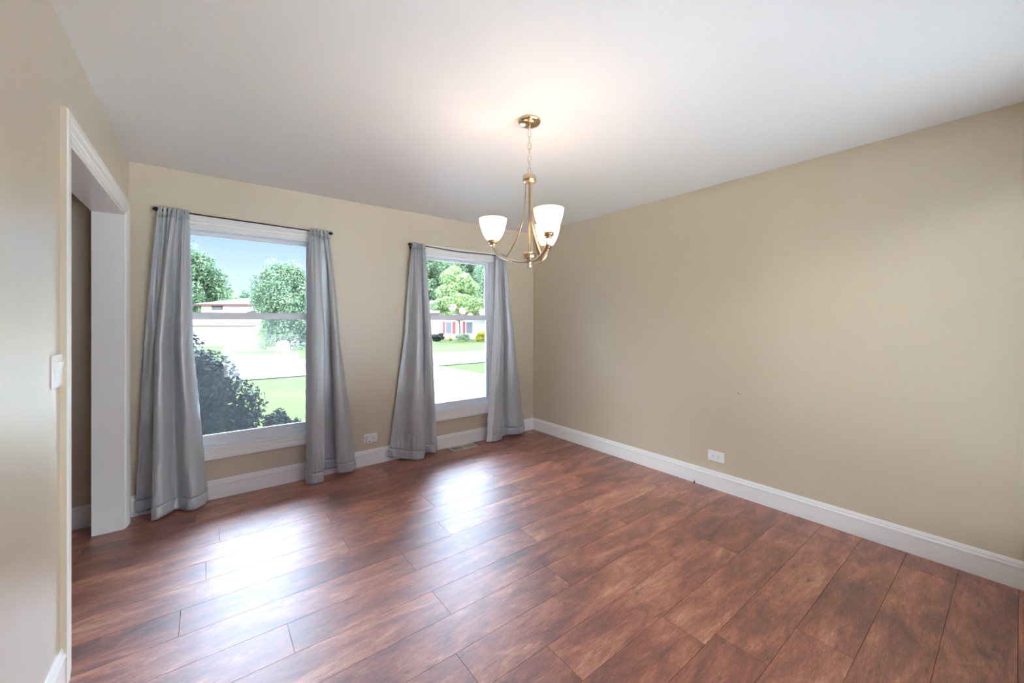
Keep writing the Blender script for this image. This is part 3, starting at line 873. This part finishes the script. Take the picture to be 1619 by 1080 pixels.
# seen through the larger window
tree('leafy_tree', at(290, 57), 5.6, 4.0, 1.2, 14.6, 60, 34000, 0.36, M['leaf_a'], 11, 'tall leafy tree rising left of the pale house, beside the grey curtain', 'tree', 'trees across the street', blob=0.3)
tree('leafy_tree', at(352, 64), 3.4, 3.0, 2.0, 8.6, 30, 14000, 0.34, M['leaf_b'], 12, 'bright green tree behind the left end of the pale roof', 'tree', 'trees across the street', blob=0.34)
tree('leafy_tree', at(398, 70), 3.4, 3.0, 2.0, 8.4, 30, 12000, 0.36, M['leaf_a'], 13, 'hazy small tree behind the middle of the pale roof', 'tree', 'trees across the street', blob=0.34)
tree('leafy_tree', at(456, 28), 2.5, 2.1, -0.5, 6.6, 90, 52000, 0.17, M['leaf_a'], 14, 'dense round tree right of the pale house, its leaves reaching the lawn', 'tree', 'trees across the street', blob=0.3)
tree('garden_bush', at(420, 32.5), 0.75, 0.7, 0.1, 2.9, 16, 8000, 0.14, M['leaf_b'], 15, 'light green bush at the right corner of the white garage', 'bush')
# seen through the small window
tree('leafy_tree', at(676, 66), 6.6, 5.0, 1.5, 16.0, 60, 30000, 0.38, M['leaf_a'], 21, 'tall dark tree behind the house with red shutters, on its left', 'tree', 'trees across the street', blob=0.3)
tree('leafy_tree', at(792, 66), 6.6, 5.0, 1.5, 16.5, 60, 30000, 0.38, M['leaf_a'], 22, 'tall dark tree behind the house with red shutters, on its right', 'tree', 'trees across the street', blob=0.3)
tree('leafy_tree', at(730, 78), 7.0, 4.0, 1.5, 19.0, 60, 30000, 0.42, M['leaf_a'], 29, 'tallest dark tree filling the gap behind the bright green tree', 'tree', 'trees across the street', blob=0.3)
tree('leafy_tree', at(724, 54), 3.3, 2.4, 2.6, 9.8, 50, 26000, 0.28, M['leaf_b'], 23, 'bright green tree above the middle of the house with red shutters', 'tree', 'trees across the street', blob=0.3)
tree('flowering_tree', at(726, 37.3), 3.2, 0.9, 1.75, 4.7, 60, 30000, 0.16, M['leaf_b'], 24, 'wide low tree with pale pink blossom before the house with red shutters', 'tree', None, True,
     [('blossom', M['leaf_p'], 1500, 0.13, [(-1.1, -0.7, 3.1, .38, .2, .34), (-0.1, -0.85, 2.75, .36, .2, .3), (0.72, -.8, 2.35, .34, .2, .3), (2.1, -0.7, 2.7, .36, .2, .3)])], blob=0.26)
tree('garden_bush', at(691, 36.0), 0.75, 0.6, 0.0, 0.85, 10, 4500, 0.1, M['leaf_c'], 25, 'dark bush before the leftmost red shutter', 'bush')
tree('clipped_hedge', at(732, 36.0), 0.62, 0.5, 0.0, 0.82, 14, 5000, 0.09, M['leaf_a'], 26, 'square green hedge in front of the house with red shutters', 'hedge', None, False, None, 0.5)
tree('garden_bush', at(760, 36.0), 0.80, 0.6, 0.0, 0.95, 14, 5000, 0.1, M['leaf_y'], 27, 'yellow bush at the right edge of the lawn across the street', 'bush')
tree('garden_bush', at(712, 36), 0.26, 0.26, 0.0, 0.5, 5, 900, 0.08, M['leaf_y'], 28, 'tiny yellow-green bush between two red shutters', 'bush')
# just outside, in the shade of the eaves
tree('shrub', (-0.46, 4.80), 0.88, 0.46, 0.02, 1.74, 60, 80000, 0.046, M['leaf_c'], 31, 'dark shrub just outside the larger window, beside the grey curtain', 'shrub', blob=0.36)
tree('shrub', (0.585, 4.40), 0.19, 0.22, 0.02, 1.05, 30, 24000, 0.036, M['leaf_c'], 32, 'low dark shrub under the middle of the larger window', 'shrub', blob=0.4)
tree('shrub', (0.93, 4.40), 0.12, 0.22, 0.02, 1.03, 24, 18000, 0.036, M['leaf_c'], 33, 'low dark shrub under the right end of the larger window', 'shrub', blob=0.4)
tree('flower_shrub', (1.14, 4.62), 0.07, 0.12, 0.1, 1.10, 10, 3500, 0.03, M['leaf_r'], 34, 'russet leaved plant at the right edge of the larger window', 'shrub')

def hip_house(loc_lat, loc_d, base_z, lat0, lat1, dep, wall_h, roof_h, hip, label, walls, roofm, over=0.5):
    p = W(loc_lat, loc_d)
    h = tag(empty('house', (p.x, p.y, base_z), RZ), label, 'house')
    bm = bmesh.new(); box(bm, lat0, lat1, 0, dep, -0.2, wall_h); obj('wall', bm, walls, h)
    bm = bmesh.new()
    e = [bm.verts.new(q) for q in ((lat0 - over, -over, wall_h), (lat1 + over, -over, wall_h), (lat1 + over, dep + over, wall_h), (lat0 - over, dep + over, wall_h))]
    r1 = bm.verts.new((lat0 - over + hip, dep / 2, wall_h + roof_h)); r2 = bm.verts.new((lat1 + over - hip, dep / 2, wall_h + roof_h))
    for f in ((e[0], e[1], r2, r1), (e[2], e[3], r1, r2), (e[3], e[0], r1), (e[1], e[2], r2), (e[3], e[2], e[1], e[0])): bm.faces.new(f)
    obj('roof', bm, roofm, h)
    bm = bmesh.new(); t = 0.18
    box(bm, lat0 - over, lat1 + over, -over - 0.04, -over, wall_h - t, wall_h + 0.01)
    box(bm, lat0 - over - 0.04, lat0 - over, -over, dep + over, wall_h - t, wall_h + 0.01)
    obj('fascia', bm, M['fascia'], h)
    return h
def house_window(h, x0, x1, z0, z1, y=0.0, m=None):
    bm = bmesh.new(); t = 0.07
    for q in ((x0, x0 + t, z0, z1), (x1 - t, x1, z0, z1), (x0 + t, x1 - t, z0, z0 + t), (x0 + t, x1 - t, z1 - t, z1)):
        box(bm, q[0], q[1], y - 0.06, y + 0.0, q[2], q[3])
    w = obj('window', bm, M['siding'], h)
    bm = bmesh.new(); box(bm, x0 + t, x1 - t, y - 0.03, y - 0.01, z0 + t, z1 - t); obj('pane', bm, M['farglass'], w)
# pale house across the street (larger window)
D1 = 45.0; g1 = -1.25
h1 = hip_house(-27.5, D1, g1, -8.0, 9.0, 9.0, 4.62, 1.35, 6.2, 'pale house with maroon eaves and light grey hip roof across the street', M['siding'], M['roofpale'])
bm = bmesh.new(); box(bm, -6.75, -5.55, -0.05, 0.0, 3.95, 4.42); w_ = obj('window', bm, M['fascia'], h1)
bm = bmesh.new(); box(bm, -6.65, -5.65, -0.07, -0.04, 4.02, 4.36); obj('pane', bm, M['farglass'], w_)
p = W(-31.2, 41.5)
g_ = tag(empty('garage', (p.x, p.y, g1), RZ), 'low white garage with brown shingle roof in front of the pale house', 'garage')
bm = bmesh.new(); box(bm, -4.2, 4.2, 0, 3.2, -0.2, 2.28); obj('wall', bm, M['siding'], g_)
bm = bmesh.new()
f0 = [bm.verts.new(q) for q in ((-4.5, -0.35, 2.26), (4.4, -0.35, 2.26), (4.4, 3.3, 3.02), (-4.5, 3.3, 3.02))]; bm.faces.new(f0)
r_ = bmesh.ops.extrude_face_region(bm, geom=bm.faces[:])
for v in r_['geom']:
    if isinstance(v, bmesh.types.BMVert): v.co.z -= 0.1
obj('roof', bm, M['roofbrown'], g_)
bm = bmesh.new(); box(bm, -3.2, 1.8, -0.05, 0.0, -0.1, 2.0)
for k in range(1, 4): box(bm, -3.2, 1.8, -0.065, -0.05, -0.1 + k * 0.52, -0.1 + k * 0.52 + 0.03)
obj('garage_door', bm, M['concrete'], g_)
bm = bmesh.new(); box(bm, 3.75, 4.22, -0.12, 0.0, -0.2, 2.2); obj('corner_pier', bm, paint('brick_pier', lin(206, 172, 150), 0.8, 0.1, 8), g_)
# house with red shutters (small window)
h2 = hip_house(-5.5, 41.0, -0.47, -7.0, 9.0, 8.0, 2.75, 1.5, 4.0, 'white brick house with red shutters and low roof across the street', M['siding'], M['roofpale'])
for a, b2 in ((700, 703.5), (715.5, 720), (731.5, 735.5)):
    la, lb = [(q - 809.5) / 623 * 41.0 + 5.5 for q in (a, b2)]
    bm = bmesh.new(); box(bm, la, lb, -0.06, 0, 0.55, 1.85)
    for k in range(8): box(bm, la + 0.03, lb - 0.03, -0.075, -0.06, 0.62 + k * 0.15, 0.70 + k * 0.15)
    obj('shutter', bm, M['shutter'], h2)
for a, b2 in ((704, 715), (736, 748)):
    la, lb = [(q - 809.5) / 623 * 41.0 + 5.5 for q in (a, b2)]
    house_window(h2, la, lb, 0.55, 1.85)
# mailbox by the street
mx_, my_ = at(447, 17.6)
mb = tag(empty('mailbox', (mx_, my_, -0.45), RZ), 'white rounded mailbox on a post by the far kerb, seen through the larger window', 'mailbox')
bm = bmesh.new(); n = 20; rings = []
for yy in (-0.22, 0.22):
    rings.append([bm.verts.new((0.19 * math.cos(PI * k / n), yy, 0.72 + 0.22 * math.sin(PI * k / n))) for k in range(n + 1)] + [bm.verts.new((-0.19, yy, 0.5)), bm.verts.new((0.19, yy, 0.5))])
k_ = len(rings[0])
for k in range(k_): bm.faces.new((rings[0][k], rings[0][(k + 1) % k_], rings[1][(k + 1) % k_], rings[1][k]))
bm.faces.new(rings[0][::-1]); bm.faces.new(rings[1])
obj('box', bm, M['siding'], mb)
bm = bmesh.new(); box(bm, -0.06, 0.06, -0.06, 0.06, -0.1, 0.5); obj('post', bm, M['siding'], mb)

# ------------------------------------------------------------------ light
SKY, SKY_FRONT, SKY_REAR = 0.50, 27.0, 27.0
world = bpy.data.worlds.new('sky'); SC.world = world; world.use_nodes = True
nt = world.node_tree; L = nt.links.new
bg = nt.nodes['Background']
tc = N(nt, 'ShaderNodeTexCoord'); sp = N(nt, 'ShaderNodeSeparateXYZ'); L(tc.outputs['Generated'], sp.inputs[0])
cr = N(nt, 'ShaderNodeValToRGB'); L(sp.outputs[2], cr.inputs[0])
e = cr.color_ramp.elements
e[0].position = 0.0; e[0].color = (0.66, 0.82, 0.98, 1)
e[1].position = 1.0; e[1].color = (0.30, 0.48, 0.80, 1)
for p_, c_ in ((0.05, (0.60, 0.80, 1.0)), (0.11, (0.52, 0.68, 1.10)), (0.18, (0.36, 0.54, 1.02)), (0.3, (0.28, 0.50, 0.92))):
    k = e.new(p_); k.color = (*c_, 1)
def wmath(op, a, b_=None, c_=None):
    n = nt.nodes.new('ShaderNodeMath'); n.operation = op
    for i, v in enumerate((a, b_, c_)):
        if v is None: continue
        if isinstance(v, (int, float)): n.inputs[i].default_value = v
        else: L(v, n.inputs[i])
    return n.outputs[0]
def wstep(v, a, b_):
    n = nt.nodes.new('ShaderNodeMapRange'); n.interpolation_type = 'SMOOTHSTEP'
    L(v, n.inputs[0]); n.inputs[1].default_value = a; n.inputs[2].default_value = b_
    return n.outputs[0]
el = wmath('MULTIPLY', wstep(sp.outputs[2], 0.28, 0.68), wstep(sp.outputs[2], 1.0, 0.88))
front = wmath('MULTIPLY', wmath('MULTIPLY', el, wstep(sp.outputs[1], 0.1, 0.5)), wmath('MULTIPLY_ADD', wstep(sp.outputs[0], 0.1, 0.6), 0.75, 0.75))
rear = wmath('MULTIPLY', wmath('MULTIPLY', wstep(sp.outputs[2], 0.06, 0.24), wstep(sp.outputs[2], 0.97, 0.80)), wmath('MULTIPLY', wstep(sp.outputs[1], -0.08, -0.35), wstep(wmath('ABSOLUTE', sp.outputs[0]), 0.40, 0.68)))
def scale(v, col, k_):
    n = nt.nodes.new('ShaderNodeVectorMath'); n.operation = 'SCALE'; n.inputs[0].default_value = [q * k_ for q in col]
    L(v, n.inputs['Scale']); return n.outputs[0]
def vadd(a, b_):
    n = nt.nodes.new('ShaderNodeVectorMath'); n.operation = 'ADD'; L(a, n.inputs[0]); L(b_, n.inputs[1]); return n.outputs[0]
# bright sky lobes added out of view, front and rear, to light room and floor
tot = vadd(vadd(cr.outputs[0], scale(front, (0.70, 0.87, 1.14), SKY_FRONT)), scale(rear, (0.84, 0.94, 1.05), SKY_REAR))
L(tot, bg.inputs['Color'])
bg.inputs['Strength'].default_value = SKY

sun = bpy.data.lights.new('sun', 'SUN'); sun.energy = 1.5; sun.angle = math.radians(0.6); sun.color = (1.0, 0.95, 0.86)
so = bpy.data.objects.new('sun', sun); COL.objects.link(so)
so.rotation_euler = Vector((0.80, 0.25, -1.30)).to_track_quat('-Z', 'Y').to_euler()

def portal(x0, x1, z0, z1, y, rx):
    l = bpy.data.lights.new('window_portal', 'AREA'); l.shape = 'RECTANGLE'; l.size = x1 - x0; l.size_y = z1 - z0; l.cycles.is_portal = True
    o = bpy.data.objects.new('window_portal', l); COL.objects.link(o)
    o.location = ((x0 + x1) / 2, y, (z0 + z1) / 2); o.rotation_euler = (rx, 0, 0)
portal(*W1, *WZ, YB + TW + 0.02, -PI / 2)
portal(*W2, *WZ, YB + TW + 0.02, -PI / 2)
portal(*RW, YF - 0.16, PI / 2)

# ------------------------------------------------------------------ camera
cam = bpy.data.cameras.new('camera'); co = bpy.data.objects.new('camera', cam); COL.objects.link(co)
co.location = (0, 0, 1.34); co.rotation_euler = (PI / 2, 0, math.radians(-37.7))
cam.sensor_fit = 'HORIZONTAL'; cam.sensor_width = 36.0; cam.lens = 623 / 1619 * 36
cam.shift_y = -31 / 1619
cam.clip_start = 0.02; cam.clip_end = 400
SC.camera = co

vs = SC.view_settings
vs.view_transform = 'Standard'; vs.look = 'None'; vs.gamma = 1.0; vs.use_curve_mapping = False
vs.exposure = 1.58
try:
    SC.cycles.use_denoising = True
    SC.cycles.denoiser = 'OPENIMAGEDENOISE'
    SC.cycles.max_bounces = 14; SC.cycles.diffuse_bounces = 8; SC.cycles.transparent_max_bounces = 24
    SC.cycles.sample_clamp_indirect = 8.0
except Exception:
    pass
